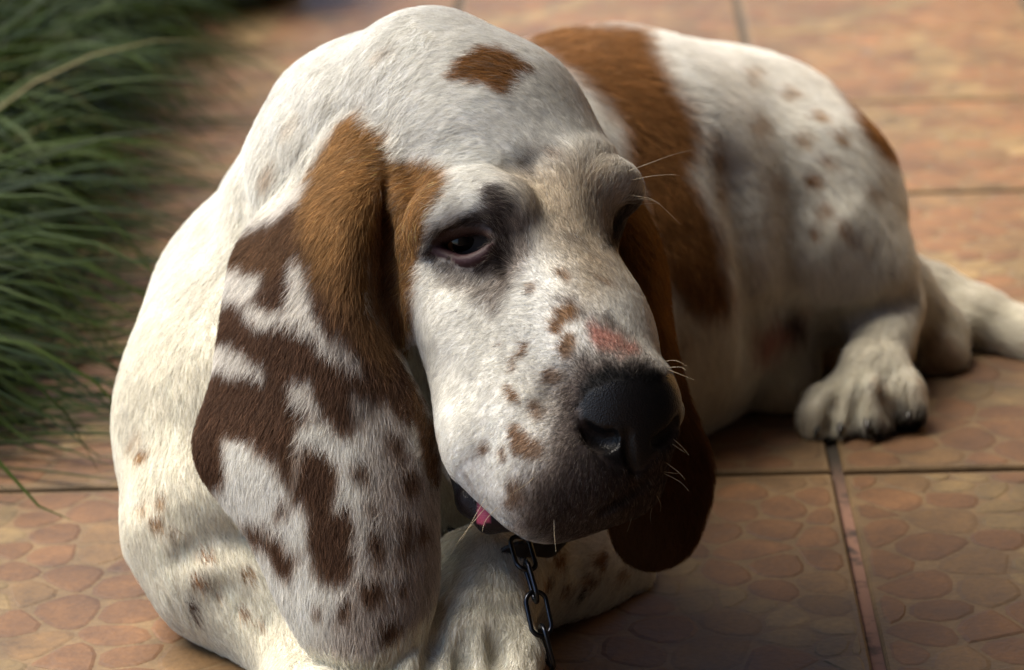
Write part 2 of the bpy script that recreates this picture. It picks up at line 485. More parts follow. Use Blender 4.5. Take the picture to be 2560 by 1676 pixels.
# polygon markings: labels, colour, softness, strength, outline (where the marking was seen in the photograph)
POLYS = [
    (HEAD, BEIGE, 70, .75, [(1290, 430), (1400, 400), (1520, 400), (1590, 500), (1540, 600), (1560, 700), (1470, 760), (1400, 640), (1330, 560)]),
    (HEAD, BROWN, 7, 1, [(1135, 185), (1150, 150), (1190, 132), (1210, 118), (1250, 122), (1310, 145), (1348, 186), (1312, 200), (1280, 246), (1250, 232), (1222, 212), (1180, 205), (1142, 206)]),
    ((0, 1, 3), TAN, 14, 1, [(905, 265), (960, 330), (985, 420), (985, 520), (930, 540), (860, 500), (790, 480), (760, 460), (800, 390), (850, 300)]),
    ((0, 3), TAN, 12, 1, [(970, 300), (985, 395), (1060, 395), (1130, 420), (1130, 460), (1085, 520), (1068, 580), (1050, 640), (1038, 720), (1028, 790), (1018, 860), (985, 890), (960, 700), (930, 460)]),
    (HEAD, GREY, 30, .9, [(1220, 470), (1280, 480), (1330, 560), (1335, 640), (1300, 690), (1262, 730), (1240, 690), (1240, 600)]),
    (HEAD, DARK, 16, 1, [(1070, 590), (1130, 548), (1210, 520), (1210, 480), (1255, 470), (1285, 500), (1275, 560), (1290, 640), (1265, 690), (1200, 690), (1130, 672), (1080, 650), (1052, 640)]),
    (HEAD, GREY, 24, .75, [(1100, 660), (1200, 690), (1270, 690), (1265, 745), (1245, 790), (1225, 770), (1170, 730), (1110, 700)]),
    (HEAD, GREY, 10, .8, [(1300, 402), (1325, 392), (1352, 392), (1335, 410), (1308, 414)]),
    (HEAD, GREY, 14, .5, [(1310, 412), (1340, 412), (1335, 455), (1312, 450)]),
    (HEAD, FRECK, 10, .55, [(1372, 380), (1405, 374), (1408, 396), (1380, 402)]),
    (HEAD, GREY, 16, .55, [(1409, 580), (1470, 590), (1475, 618), (1430, 622)]),
    (HEAD, DARK, 12, .9, [(1575, 495), (1605, 515), (1575, 560), (1545, 640), (1520, 630), (1525, 560), (1550, 515)]),
    (HEAD, FRECK, 8, .9, [(1388, 678), (1405, 674), (1428, 694), (1420, 705), (1395, 694)]),
    (HEAD, FRECK, 7, .85, [(1326, 706), (1340, 704), (1342, 730), (1326, 740), (1320, 724)]),
    (HEAD, FRECK, 9, .7, [(1484, 686), (1505, 690), (1542, 712), (1535, 726), (1510, 716)]),
    (HEAD, GREY, 18, .8, [(1388, 740), (1430, 738), (1465, 765), (1480, 800), (1440, 800), (1400, 765)]),
    (HEAD, FRECK, 9, .95, [(1390, 770), (1430, 758), (1455, 775), (1445, 800), (1415, 815), (1398, 836), (1374, 830), (1376, 808), (1388, 792)]),
    (HEAD, FRECK, 10, .95, [(1405, 840), (1435, 838), (1444, 870), (1435, 900), (1410, 898), (1398, 870)]),
    (HEAD, PINK, 12, 1, [(1470, 812), (1500, 812), (1540, 838), (1590, 860), (1605, 885), (1560, 895), (1500, 885), (1472, 850)]),
    (HEAD, GREY, 14, .9, [(1490, 790), (1520, 788), (1560, 830), (1590, 855), (1560, 850), (1510, 820)]),
    (HEAD, FRECK, 6, .9, [(1305, 858), (1325, 854), (1322, 884), (1303, 894), (1299, 880)]),
    (HEAD, FRECK, 6, .85, [(1282, 898), (1296, 896), (1292, 926), (1281, 930)]),
    (HEAD, FRECK, 5, .8, [(1250, 856), (1257, 860), (1254, 874), (1247, 870)]),
    (HEAD, FRECK, 6, .95, [(1270, 960), (1286, 962), (1297, 1000), (1296, 1018), (1284, 1012), (1272, 985)]),
    (HEAD, FRECK, 8, .9, [(1365, 930), (1400, 918), (1420, 935), (1400, 955), (1378, 968), (1364, 960)]),
    (HEAD, FRECK, 12, .8, [(1324, 1008), (1345, 1000), (1370, 1020), (1360, 1050), (1335, 1045)]),
    (HEAD, FRECK, 10, .9, [(1278, 1052), (1305, 1065), (1325, 1085), (1360, 1100), (1370, 1130), (1330, 1145), (1290, 1142), (1277, 1110)]),
    (HEAD, FRECK, 6, .9, [(1206, 1104), (1220, 1104), (1222, 1130), (1210, 1138), (1203, 1122)]),
    (HEAD, FRECK, 6, .9, [(1248, 1108), (1262, 1112), (1266, 1148), (1256, 1156), (1247, 1132)]),
    (HEAD, FRECK, 10, .9, [(1275, 1195), (1300, 1190), (1315, 1220), (1312, 1260), (1285, 1275), (1262, 1262)]),
    (HEAD, GREY, 60, 1, [(1370, 960), (1370, 1060), (1350, 1140), (1290, 1220), (1280, 1340), (1420, 1370), (1700, 1340), (1720, 1000), (1600, 890), (1440, 890)]),  # grey muzzle fur, painted darker where its front is shaded
    (HEAD, DARK, 45, 1, [(1440, 885), (1530, 885), (1620, 905), (1700, 950), (1740, 1040), (1720, 1140), (1690, 1360), (1400, 1370), (1335, 1330), (1355, 1230), (1405, 1130), (1390, 1040), (1405, 950)]),  # dark muzzle fur, with the shade on its front painted in
    (HEAD, BLACK, 18, 1, [(1470, 935), (1540, 915), (1640, 930), (1690, 970), (1710, 1040), (1680, 1100), (1600, 1185), (1530, 1170), (1470, 1110), (1440, 1020)]),
    (HEAD, DARK, 3, 1, [(1136, 772), (1142, 769), (1145, 777), (1139, 780)]),
    # neck and chest: faint orange flecks
    ((0, 3), TAN, 14, .55, [(657, 440), (672, 405), (690, 395), (686, 425), (668, 462)]),
    ((0, 3), TAN, 16, .25, [(700, 320), (735, 285), (760, 275), (745, 310), (715, 340)]),
    ((0, 3), TAN, 14, .3, [(930, 150), (965, 120), (990, 112), (985, 128), (950, 150)]),
    # saddle and rump
    (BODY, BROWN, 26, 1, [(1180, 60), (1400, 60), (1590, 70), (1625, 150), (1665, 215), (1705, 265), (1730, 330), (1722, 390), (1705, 415), (1745, 490), (1785, 570), (1805, 655), (1822, 730), (1810, 775), (1760, 778), (1715, 755), (1665, 708), (1635, 650), (1595, 560), (1575, 470), (1550, 420), (1535, 310), (1475, 240), (1410, 190), (1340, 150), (1260, 120)]),
    (BODY, BROWN, 16, 1, [(2050, 170), (2110, 210), (2180, 290), (2240, 380), (2245, 400), (2185, 380), (2130, 320), (2098, 260), (2060, 200)]),
    (BODY, PINK, 26, .9, [(1895, 800), (1960, 770), (2015, 775), (2020, 810), (1960, 850), (1920, 890), (1885, 880)]),
    (BODY, DARK, 14, .8, [(1930, 770), (1990, 762), (2020, 790), (2010, 830), (1975, 815), (1950, 790)]),
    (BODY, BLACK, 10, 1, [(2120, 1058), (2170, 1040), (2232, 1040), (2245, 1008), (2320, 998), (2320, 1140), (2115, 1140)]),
    (BODY, TAN, 22, .7, [(2300, 800), (2360, 830), (2390, 900), (2360, 980), (2290, 970), (2290, 880)]),
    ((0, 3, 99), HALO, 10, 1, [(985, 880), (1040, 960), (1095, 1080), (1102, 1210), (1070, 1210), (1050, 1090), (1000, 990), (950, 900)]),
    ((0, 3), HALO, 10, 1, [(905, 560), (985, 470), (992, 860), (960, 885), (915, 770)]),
    # near ear, roan ground then patches
    (EAR, ROAN, 60, .6, [(960, 900), (1090, 1000), (1110, 1500), (1050, 1640), (900, 1680), (780, 1640), (870, 1500), (930, 1300), (930, 1050)]),
    (EAR, CHOC, 16, 1, [(540, 560), (640, 530), (720, 490), (800, 400), (990, 400), (1000, 850), (1095, 1080), (1095, 1180), (1010, 1060), (960, 1000), (920, 1040), (880, 1075), (835, 1065), (800, 1020), (770, 1045), (745, 1050), (740, 1190), (728, 1235), (700, 1190), (680, 1140), (640, 1105), (590, 1085), (560, 1090), (572, 1180), (550, 1215), (480, 1215), (455, 1150), (490, 950), (540, 760)]),
    (EAR, np.array((.15, .082, .042)), 26, .8, [(600, 600), (700, 540), (760, 560), (800, 700), (740, 640), (690, 700), (620, 690), (570, 680)]),
    (EAR, TAN, 34, 1, [(930, 240), (990, 400), (985, 560), (960, 700), (900, 740), (850, 740), (800, 690), (775, 600), (760, 520), (775, 450), (800, 380), (850, 290)]),
    (EAR, np.array((.23, .125, .055)), 26, .75, [(800, 680), (960, 560), (985, 850), (960, 930), (900, 860), (840, 780)]),
    (EAR, EARW, 13, 1, [(576, 659), (655, 684), (647, 717), (618, 738), (584, 738), (560, 700)]),
    (EAR, EARW, 14, 1, [(739, 655), (764, 684), (772, 717), (780, 767), (801, 817), (826, 859), (797, 850), (772, 817), (747, 796), (714, 800), (664, 796), (639, 771), (647, 750), (689, 767), (726, 767), (735, 735)]),
    (EAR, EARW, 13, 1, [(540, 850), (588, 859), (618, 888), (655, 901), (655, 926), (618, 913), (580, 917), (530, 905)]),
    (EAR, EARW, 16, .6, [(843, 842), (880, 871), (893, 913), (855, 892), (835, 860)]),
    (EAR, EARW, 15, .85, [(735, 950), (775, 950), (800, 1005), (780, 1020), (745, 1000)]),
    (EAR, EARW, 22, .5, [(900, 985), (980, 1035), (1040, 1100), (960, 1100), (900, 1040)]),
    (EAR, EARW, 16, .95, [(770, 440), (690, 470), (630, 510), (585, 570), (605, 590), (650, 555), (700, 530), (750, 500)]),
    (EAR, CHOC, 18, 1, [(760, 1110), (800, 1105), (840, 1150), (848, 1200), (830, 1260), (870, 1250), (890, 1290), (885, 1370), (870, 1440), (820, 1460), (785, 1430), (770, 1340), (765, 1260), (738, 1250), (738, 1180)]),
    (EAR, CHOC, 18, .95, [(878, 1150), (915, 1143), (932, 1175), (915, 1205), (882, 1198)]),
    (EAR, CHOC, 18, .9, [(966, 1065), (1000, 1070), (1015, 1110), (1000, 1145), (972, 1130)]),
    (EAR, CHOC, 18, .9, [(1010, 1160), (1045, 1165), (1050, 1215), (1020, 1235), (1002, 1200)]),
    (EAR, CHOC, 18, 1, [(600, 1300), (650, 1300), (700, 1330), (745, 1370), (750, 1410), (725, 1445), (700, 1430), (670, 1390)]),
    (EAR, CHOC, 16, .9, [(918, 1310), (950, 1304), (965, 1350), (955, 1400), (925, 1395)]),
    (EAR, CHOC, 16, .85, [(990, 1270), (1025, 1275), (1035, 1340), (1020, 1405), (992, 1390)]),
    (EAR, CHOC, 18, .95, [(835, 1490), (870, 1480), (892, 1510), (880, 1548), (845, 1545)]),
    (EAR, CHOC, 16, .9, [(892, 1440), (940, 1432), (972, 1460), (960, 1500), (910, 1500)]),
    (EAR, CHOC, 16, .9, [(945, 1540), (985, 1530), (1000, 1570), (985, 1615), (950, 1610)]),
    (EAR, CHOC, 14, .9, [(905, 1240), (935, 1232), (945, 1262), (918, 1275)]),
    (EAR, CHOC, 14, .85, [(1030, 1290), (1060, 1290), (1066, 1340), (1040, 1345)]),
    (EAR, CHOC, 14, .85, [(985, 1435), (1020, 1430), (1030, 1475), (1000, 1490)]),
    (EAR, CHOC, 13, .85, [(780, 1500), (805, 1495), (815, 1530), (790, 1540)]),
    (EAR, CHOC, 14, .9, [(690, 1250), (715, 1240), (725, 1275), (700, 1290)]),
    (EAR, CHOC, 18, .75, [(760, 1600), (830, 1620), (920, 1640), (1010, 1610), (1020, 1680), (780, 1690)]),
]
SPOTS = [   # small round flecks: x, y, radius px, colour, strength
    (361, 1128, 17, TAN, .8), (402, 1243, 18, TAN, .7), (358, 1260, 14, TAN, .5), (391, 1302, 18, TAN, .65), (437, 1315, 14, TAN, .4), (512, 1373, 20, BROWN, .7),
    (497, 1443, 19, BROWN, .7), (473, 1499, 16, CHOC, .95), (484, 1527, 12, CHOC, .8), (619, 1434, 17, TAN, .7), (606, 1523, 13, BROWN, .7), (545, 1482, 12, TAN, .5), (647, 1549, 11, TAN, .5), (330, 1105, 12, TAN, .4), (345, 1080, 14, TAN, .3),
    (1950, 227, 20, TAN, .45), (2026, 285, 15, TAN, .6), (2083, 331, 16, TAN, .8), (1987, 343, 20, TAN, .5), (2049, 393, 17, BROWN, .6), (2012, 435, 19, BROWN, .75), (2101, 554, 18, BROWN, .7), (2047, 512, 19, BROWN, .6),
    (2026, 564, 20, BROWN, .75), (2126, 589, 15, BROWN, .5), (1783, 377, 24, BROWN, .5), (2191, 427, 12, TAN, .5), (2170, 470, 20, TAN, .4), (1880, 300, 26, TAN, .35), (1860, 180, 24, TAN, .3), (1930, 440, 22, TAN, .35),
    (1403, 1399, 20, BROWN, .7), (1509, 1396, 20, BROWN, .7), (1422, 1459, 17, BROWN, .6), (1480, 1454, 18, BROWN, .6), (1461, 1486, 14, DARK, .7), (1369, 1437, 16, BROWN, .6), (1560, 1430, 14, BROWN, .5),
    (1790, 460, 20, TAN, .4), (1770, 330, 18, TAN, .35), (1700, 850, 30, TAN, .3), 
    (2195, 955, 16, TAN, .6), (2180, 965, 12, DARK, .5),
]

def coat(P, jitter=0.0):
    """base coat colour at world points"""
    n = len(P); lab = lookup(P); q = project(P)
    wob = 7 * vnoise(P, 160, 1) + 4 * vnoise(P, 420, 2)
    x = q[:, 0] + wob + jitter * rng.normal(size=n); y = q[:, 1] + 9 * vnoise(P, 160, 3) + 5 * vnoise(P, 420, 4) + jitter * rng.normal(size=n)
    C = np.tile(WHITE, (n, 1))
    low = np.clip((q[:, 1] - 250) / 700, 0, 1)[:, None] * np.isin(lab, (0,))[:, None]
    C = C + (CREAM - C) * low * .9
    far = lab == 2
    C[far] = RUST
    up = far & (y < 960); C[up] = RUST + (np.array((.33, .16, .04)) - RUST) * np.clip((960 - y[up]) / 160, 0, 1)[:, None]  # tan upper ear, with its orange backlit glow painted in
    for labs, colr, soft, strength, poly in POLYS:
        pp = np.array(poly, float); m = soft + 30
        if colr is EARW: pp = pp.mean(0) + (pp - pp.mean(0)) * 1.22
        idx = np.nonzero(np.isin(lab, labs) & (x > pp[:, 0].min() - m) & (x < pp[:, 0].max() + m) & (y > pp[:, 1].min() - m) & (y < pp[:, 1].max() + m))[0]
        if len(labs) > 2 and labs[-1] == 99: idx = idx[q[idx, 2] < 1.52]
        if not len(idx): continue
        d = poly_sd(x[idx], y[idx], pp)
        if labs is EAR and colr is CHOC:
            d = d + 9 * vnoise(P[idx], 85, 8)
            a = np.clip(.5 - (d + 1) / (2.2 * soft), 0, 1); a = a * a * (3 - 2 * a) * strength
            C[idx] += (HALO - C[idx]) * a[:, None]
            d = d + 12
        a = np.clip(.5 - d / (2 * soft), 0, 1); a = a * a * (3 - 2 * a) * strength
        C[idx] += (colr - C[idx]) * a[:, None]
    for sx, sy, r, colr, st in SPOTS:
        idx = np.nonzero((np.abs(x - sx) < 2 * r) & (np.abs(y - sy) < 2 * r) & (lab == 0))[0]
        if not len(idx): continue
        d = np.hypot(x[idx] - sx, (y[idx] - sy) * 1.1) / r
        a = np.clip((1.35 - d) / .7, 0, 1); a = a * a * (3 - 2 * a) * min(1, st * 1.35)
        C[idx] += (colr - C[idx]) * a[:, None]
    C *= (1 + .10 * vnoise(P, 60, 5) + .06 * vnoise(P, 300, 6))[:, None]
    return np.clip(C, .005, .92), lab

dog = bpy.data.objects.new('basset_hound', None)
col.objects.link(dog)
o0 = on_ground(1250, 1300)
tag(dog, 'white and brown basset hound lying on the tiles with spotted drooping ears', 'dog')
me = mesh_np('body', verts, quads)
VN = np.zeros(len(me.vertices) * 3, np.float32); me.vertices.foreach_get('normal', VN); VN = VN.reshape(-1, 3)
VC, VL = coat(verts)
skin_bare = np.isin(VL, (5, 6, 7, 8))
VC[VL == 5] = BLACK; VC[VL == 6] = (.018, .013, .014); VC[VL == 7] = (.026, .009, .011); VC[VL == 8] = (.05, .028, .022)
pv = project(verts)
VC[(np.hypot(pv[:, 0] - 1155, (pv[:, 1] - 603) * 1.9) < 72) & (VL == 3)] = (.022, .015, .013)
pinkm = (VL == 6) & (pv[:, 0] > 1192) & (pv[:, 0] < 1225) & (pv[:, 1] > 1205) & (pv[:, 1] < 1310)
VC[pinkm] = (.42, .075, .13)
ca = me.color_attributes.new('coat', 'FLOAT_COLOR', 'POINT')
ca.data.foreach_set('color', np.hstack([VC, np.ones((len(VC), 1))]).astype(np.float32).ravel())
wet = me.attributes.new('wet', 'FLOAT', 'POINT')
leather = (poly_sd(pv[:, 0], pv[:, 1], [(1476, 982), (1545, 956), (1640, 962), (1692, 992), (1708, 1040), (1680, 1095), (1600, 1170), (1530, 1160), (1470, 1110), (1448, 1020)]) < 6) & (VL == 3) & (pv[:, 2] < 1.5)
wet.data.foreach_set('value', np.where(VL == 7, .45, (skin_bare | leather).astype(float)).astype(np.float32))

def coat_material():
    m, t, b = new_mat('dog_skin', .7)
    a = t.nodes.new('ShaderNodeVertexColor'); a.layer_name = 'coat'
    t.links.new(a.outputs[0], b.inputs['Base Color']); b.inputs['Specular IOR Level'].default_value = .2
    w = t.nodes.new('ShaderNodeAttribute'); w.attribute_name = 'wet'
    r = t.nodes.new('ShaderNodeMapRange'); r.inputs[3].default_value = .8; r.inputs[4].default_value = .28
    t.links.new(w.outputs['Fac'], r.inputs[0]); t.links.new(r.outputs[0], b.inputs['Roughness'])
    v = t.nodes.new('ShaderNodeTexVoronoi'); v.inputs['Scale'].default_value = 1150
    tc = t.nodes.new('ShaderNodeTexCoord'); t.links.new(tc.outputs['Object'], v.inputs['Vector'])
    bp = t.nodes.new('ShaderNodeBump'); bp.inputs['Distance'].default_value = .0009
    mu = t.nodes.new('ShaderNodeMath'); mu.operation = 'MULTIPLY'; t.links.new(w.outputs['Fac'], mu.inputs[0]); mu.inputs[1].default_value = .34
    t.links.new(mu.outputs[0], bp.inputs['Strength']); t.links.new(v.outputs['Distance'], bp.inputs['Height']); t.links.new(bp.outputs[0], b.inputs['Normal'])
    return m
body = link('body', me, coat_material(), dog)

# ------------------------------------------------------------------ fur
GUIDES = [  # label set, px, py, image direction of the hair
    (3, 1600, 900, .3, -.9), (3, 1500, 900, -.5, -.85), (3, 1450, 780, -.6, -.75), (3, 1400, 650, -.5, -.8), (3, 1380, 520, -.3, -.95), (3, 1500, 560, .1, -1), (3, 1530, 430, .5, -.8),
    (3, 1350, 350, -.7, -.6), (3, 1250, 300, -.85, -.3), (3, 1200, 180, -.8, -.1), (3, 1090, 100, -.9, .2), (3, 1000, 200, -.85, .5), (3, 1100, 330, -.9, .25), (3, 1180, 430, -.9, .25), (3, 1060, 440, -.75, .6),
    (3, 1240, 500, -.85, -.35), (3, 1150, 545, -.9, .4), (3, 1290, 600, -.2, -.9), (3, 1180, 690, -.55, .8), (3, 1060, 680, -.7, .6), (3, 1240, 740, -.5, .85), (3, 1320, 760, -.8, -.2),
    (3, 1130, 820, -.95, .3), (3, 1240, 900, -.85, .45), (3, 1100, 980, -.8, .6), (3, 1200, 1080, -.75, .65), (3, 1350, 950, -.9, .2), (3, 1330, 1080, -.8, .55), (3, 1400, 1050, -.75, .6), (3, 1300, 1250, -.5, .85), (3, 1420, 1250, -.2, .95), (3, 1500, 1220, .0, 1), (3, 1620, 1180, .5, .85), (3, 1600, 1260, .3, .95),
    (3, 1010, 600, -.1, 1), (3, 1005, 800, -.05, 1), (3, 900, 300, -.7, .7),
    (1, 900, 400, -.75, .65), (1, 800, 450, -.75, .65), (1, 660, 580, -.6, .8), (1, 880, 600, -.25, .95), (1, 740, 680, -.5, .85), (1, 600, 720, -.6, .8), (1, 820, 820, -.15, 1), (1, 640, 900, -.45, .9), (1, 950, 900, .25, .95), (1, 780, 1000, -.2, 1), (1, 900, 1050, .1, 1), (1, 560, 1100, -.4, .9), (1, 720, 1180, -.1, 1), (1, 900, 1250, .0, 1), (1, 1050, 1200, .2, 1), (1, 680, 1380, -.15, 1), (1, 850, 1450, .0, 1), (1, 1000, 1450, .1, 1), (1, 860, 1620, -.1, 1), (1, 980, 1600, .15, 1),
    (2, 1560, 560, .2, 1), (2, 1640, 800, .1, 1), (2, 1650, 1150, .2, 1), (2, 1640, 1350, 0, 1),
    (0, 900, 250, -.7, .7), (0, 700, 350, -.5, .85), (0, 620, 520, -.2, 1), (0, 500, 600, -.4, .9), (0, 400, 850, -.2, 1), (0, 480, 1000, .2, 1), (0, 350, 1150, .0, 1), (0, 420, 1300, .3, .9), (0, 560, 1250, .5, .85), (0, 560, 1430, .4, .9), (0, 680, 1560, .4, .9), (0, 760, 1660, .3, .95),
    (0, 1100, 1200, .3, .95), (0, 1200, 1450, -.3, .95), (0, 1180, 1620, -.1, 1), (0, 1450, 1430, -.8, .4), (0, 1400, 250, .7, .3), (0, 1600, 150, .9, .2), (0, 1650, 450, .6, .7), (0, 1750, 800, .3, .95), (0, 1900, 250, .9, .4), (0, 2100, 350, .7, .7), (0, 2050, 600, .3, .95), (0, 2200, 650, .2, 1), (0, 2200, 850, -.3, .95), (0, 2150, 980, -.2, 1), (0, 2400, 780, .9, .4), (0, 1950, 900, .1, 1),
]

def sample(P):
    Q = np.clip((P - LO) / VOX, 0, DIM - 1.001); I = Q.astype(int); T = Q - I; o = 0
    for dx in (0, 1):
        for dy in (0, 1):
            for dz in (0, 1):
                w = (T[:, 0] if dx else 1 - T[:, 0]) * (T[:, 1] if dy else 1 - T[:, 1]) * (T[:, 2] if dz else 1 - T[:, 2])
                o = o + w * FIELD[I[:, 0] + dx, I[:, 1] + dy, I[:, 2] + dz]
    return o

def build_fur(total):
    V = verts; Q = quads
    a, b, c, d = (V[Q[:, i]] for i in range(4))
    area = .5 * np.linalg.norm(np.cross(c - a, d - b), axis=1)
    fc = (a + b + c + d) / 4
    fn = np.cross(c - a, d - b); fn /= np.linalg.norm(fn, axis=1)[:, None] + 1e-12
    view = EYE - fc; view /= np.linalg.norm(view, axis=1)[:, None]
    facing = (fn * view).sum(1)
    fl = lookup(fc); fq = project(fc)
    den = np.where(np.isin(fl, (3,)), 1.0, np.where(fl == 1, .62, np.where(fl == 2, .9, .30)))
    den = np.where((fl == 0) & (fq[:, 2] < 1.72), .42, den)
    den *= np.clip(.35 + 1.1 * (facing + .35), .12, 1)
    inframe = (fq[:, 0] > -150) & (fq[:, 0] < 2710) & (fq[:, 1] > -100) & (fq[:, 1] < 1800)
    den *= np.where(inframe, 1, .25)
    bare = np.isin(fl, (5, 6, 7, 8)) | (np.hypot(fq[:, 0] - 1158, (fq[:, 1] - 606) * 1.6) < 62) & (fl == 3)
    nose_in = (poly_sd(fq[:, 0], fq[:, 1], [(1476, 982), (1545, 956), (1640, 962), (1692, 992), (1708, 1040), (1680, 1095), (1600, 1170), (1530, 1160), (1470, 1110), (1448, 1020)]) < 4) & (fl == 3)
    den[bare | nose_in] = 0
    den[fc[:, 2] < .004] = 0
    w = area * den; w /= w.sum()
    f = rng.choice(len(Q), total, p=w)
    u, v = rng.random(total)[:, None], rng.random(total)[:, None]
    root = (a[f] * (1 - u) + b[f] * u) * (1 - v) + (d[f] * (1 - u) + c[f] * u) * v
    N = (VN[Q[f, 0]] * (1 - u) + VN[Q[f, 1]] * u) * (1 - v) + (VN[Q[f, 3]] * (1 - u) + VN[Q[f, 2]] * u) * v
    N /= np.linalg.norm(N, axis=1)[:, None] + 1e-9
    lab = fl[f]; lab = np.where(np.isin(lab, (5, 6, 7, 8)), 3, lab)
    # direction
    D = np.zeros((total, 3))
    for L in (0, 1, 2, 3):
        m = np.nonzero(lab == L)[0]
        if not len(m): continue
        G = [g for g in GUIDES if g[0] == L]
        gp = []; gd = []
        for g in G:
            z = depth_at(g[1], g[2])
            gp.append(at(g[1], g[2], z if z else 1.6)); w3 = g[3] * RGT - g[4] * UPV; gd.append(w3 / np.linalg.norm(w3))
        gp = np.array(gp); gd = np.array(gd)
        acc = np.zeros((len(m), 3))
        for p, dd in zip(gp, gd):
            acc += dd / ((((root[m] - p) ** 2).sum(1) + 1.5e-5) ** 1.6)[:, None]
        D[m] = acc
    D /= np.linalg.norm(D, axis=1)[:, None] + 1e-9
    jit = np.stack([vnoise(root, 260, 11), vnoise(root, 260, 12), vnoise(root, 260, 13)], 1)
    clump = np.stack([vnoise(root, 90, 14), vnoise(root, 90, 15), vnoise(root, 90, 16)], 1)
    D = D + .20 * jit + .16 * clump + rng.normal(0, .10, (total, 3))
    D -= N * (D * N).sum(1)[:, None]
    D /= np.linalg.norm(D, axis=1)[:, None] + 1e-9
    q = project(root)
    length = np.where(lab == 3, .0085, np.where(lab == 1, .0085, np.where(lab == 2, .012, .014)))
    muz = np.clip((np.hypot(q[:, 0] - 1560, q[:, 1] - 1020) - 120) / 700, 0, 1)
    length = np.where(lab == 3, .0030 + .0048 * muz, length)
    eyed = np.hypot(q[:, 0] - 1158, q[:, 1] - 610)
    length = np.where((lab == 3) & (eyed < 130), np.minimum(length, .003 + .00003 * eyed), length)
    length = np.where((lab == 0) & (q[:, 2] < 1.72), .0092, length)
    lip = np.abs(poly_sd(q[:, 0], q[:, 1], [(1160, 1185), (1200, 1245), (1240, 1290), (1275, 1312), (1300, 1325), (1250, 1240), (1190, 1160)]))
    length = np.where((lab == 3) & (lip < 26), np.minimum(length, .0022), length)
    length = length * rng.uniform(.55, 1.25, total)
    lift = np.where(lab == 3, .27, np.where(lab == 2, .42, .28)) * rng.uniform(.5, 1.5, total)
    rad = np.where(lab == 3, .000076, np.where(lab == 1, .00011, .00014)) * rng.uniform(.7, 1.2, total)
    n = 4
    ts = np.linspace(0, 1, n)
    pts = np.zeros((total, n, 3)); rr = np.zeros((total, n))
    side = np.cross(N, D)
    bend = rng.normal(0, .18, total)
    for i, t in enumerate(ts):
        pts[:, i] = root + (length * t)[:, None] * D + (length * lift * (t - .55 * t * t))[:, None] * N + (length * bend * t * t)[:, None] * side - .0004 * N
        rr[:, i] = rad * (1 - .8 * t ** 1.5)
    for i, t in enumerate(ts[1:], 1):
        h = length * lift * (t - .55 * t * t) + .0002
        for _ in range(2):
            g = sample(pts[:, i])
            e_ = h - g
            pts[:, i] += N * np.clip(np.where(e_ > 0, e_, .5 * e_), -.004, .006)[:, None]
    pts[:, :, 2] = np.maximum(pts[:, :, 2], .0008)
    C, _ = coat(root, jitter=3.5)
    C *= rng.uniform(.62, 1.15, total)[:, None]
    lum = C @ (.3, .6, .1)                                  # salt and pepper hairs where colours mix
    mixm = (lum > .03) & (lum < .5) & (lab != 2)
    C[mixm] *= np.exp(rng.normal(0, np.where(lab[mixm] == 3, .48, .33)))[:, None]
    pale = mixm & (lab == 3) & (rng.random(total) < .10); C[pale] = C[pale] * .4 + .6 * np.array((.42, .37, .31))
    cv = bpy.data.hair_curves.new('fur')
    cv.add_curves([n] * total)
    cv.points.foreach_set('position', pts.astype(np.float32).ravel())
    ra = cv.attributes.get('radius') or cv.attributes.new('radius', 'FLOAT', 'POINT')
    ra.data.foreach_set('value', rr.astype(np.float32).ravel())
    at_ = cv.attributes.new('coat', 'FLOAT_COLOR', 'CURVE')
    at_.data.foreach_set('color', np.hstack([np.clip(C, .004, .9), np.ones((total, 1))]).astype(np.float32).ravel())
    m = bpy.data.materials.new('fur'); m.use_nodes = True; t = m.node_tree
    b = t.nodes['Principled BSDF']; b.inputs['Roughness'].default_value = .55; b.inputs['Specular IOR Level'].default_value = .14
    a_ = t.nodes.new('ShaderNodeAttribute'); a_.attribute_name = 'coat'
    t.links.new(a_.outputs['Color'], b.inputs['Base Color'])
    tr = t.nodes.new('ShaderNodeBsdfTranslucent'); t.links.new(a_.outputs['Color'], tr.inputs['Color'])
    mx = t.nodes.new('ShaderNodeMixShader'); mx.inputs[0].default_value = .35
    t.links.new(b.outputs[0], mx.inputs[1]); t.links.new(tr.outputs[0], mx.inputs[2]); t.links.new(mx.outputs[0], t.nodes['Material Output'].inputs[0])
    cv.materials.append(m)
    o = bpy.data.objects.new('fur', cv); col.objects.link(o); o.parent = dog
    return tag(o, kind='stuff')

if FUR: build_fur(FUR)
scene.cycles_curves.subdivisions = 2
print('fur', round(time.time() - T0, 1))

# ------------------------------------------------------------------ eyes, whiskers
def uv_sphere(r, nu=32, nv=20):
    v = [(0, 0, r)]
    for i in range(1, nv):
        for j in range(nu):
            th, ph = math.pi * i / nv, 2 * math.pi * j / nu
            v.append((r * math.sin(th) * math.cos(ph), r * math.sin(th) * math.sin(ph), r * math.cos(th)))
    v.append((0, 0, -r)); f = []
    for j in range(nu): f.append((0, 1 + j, 1 + (j + 1) % nu))
    for i in range(nv - 2):
        for j in range(nu):
            p, q = 1 + i * nu + j, 1 + i * nu + (j + 1) % nu
            f.append((p, p + nu, q + nu, q))
    last = len(v) - 1
    for j in range(nu): f.append((last, last - nu + (j + 1) % nu, last - nu + j))
    return np.array(v), f

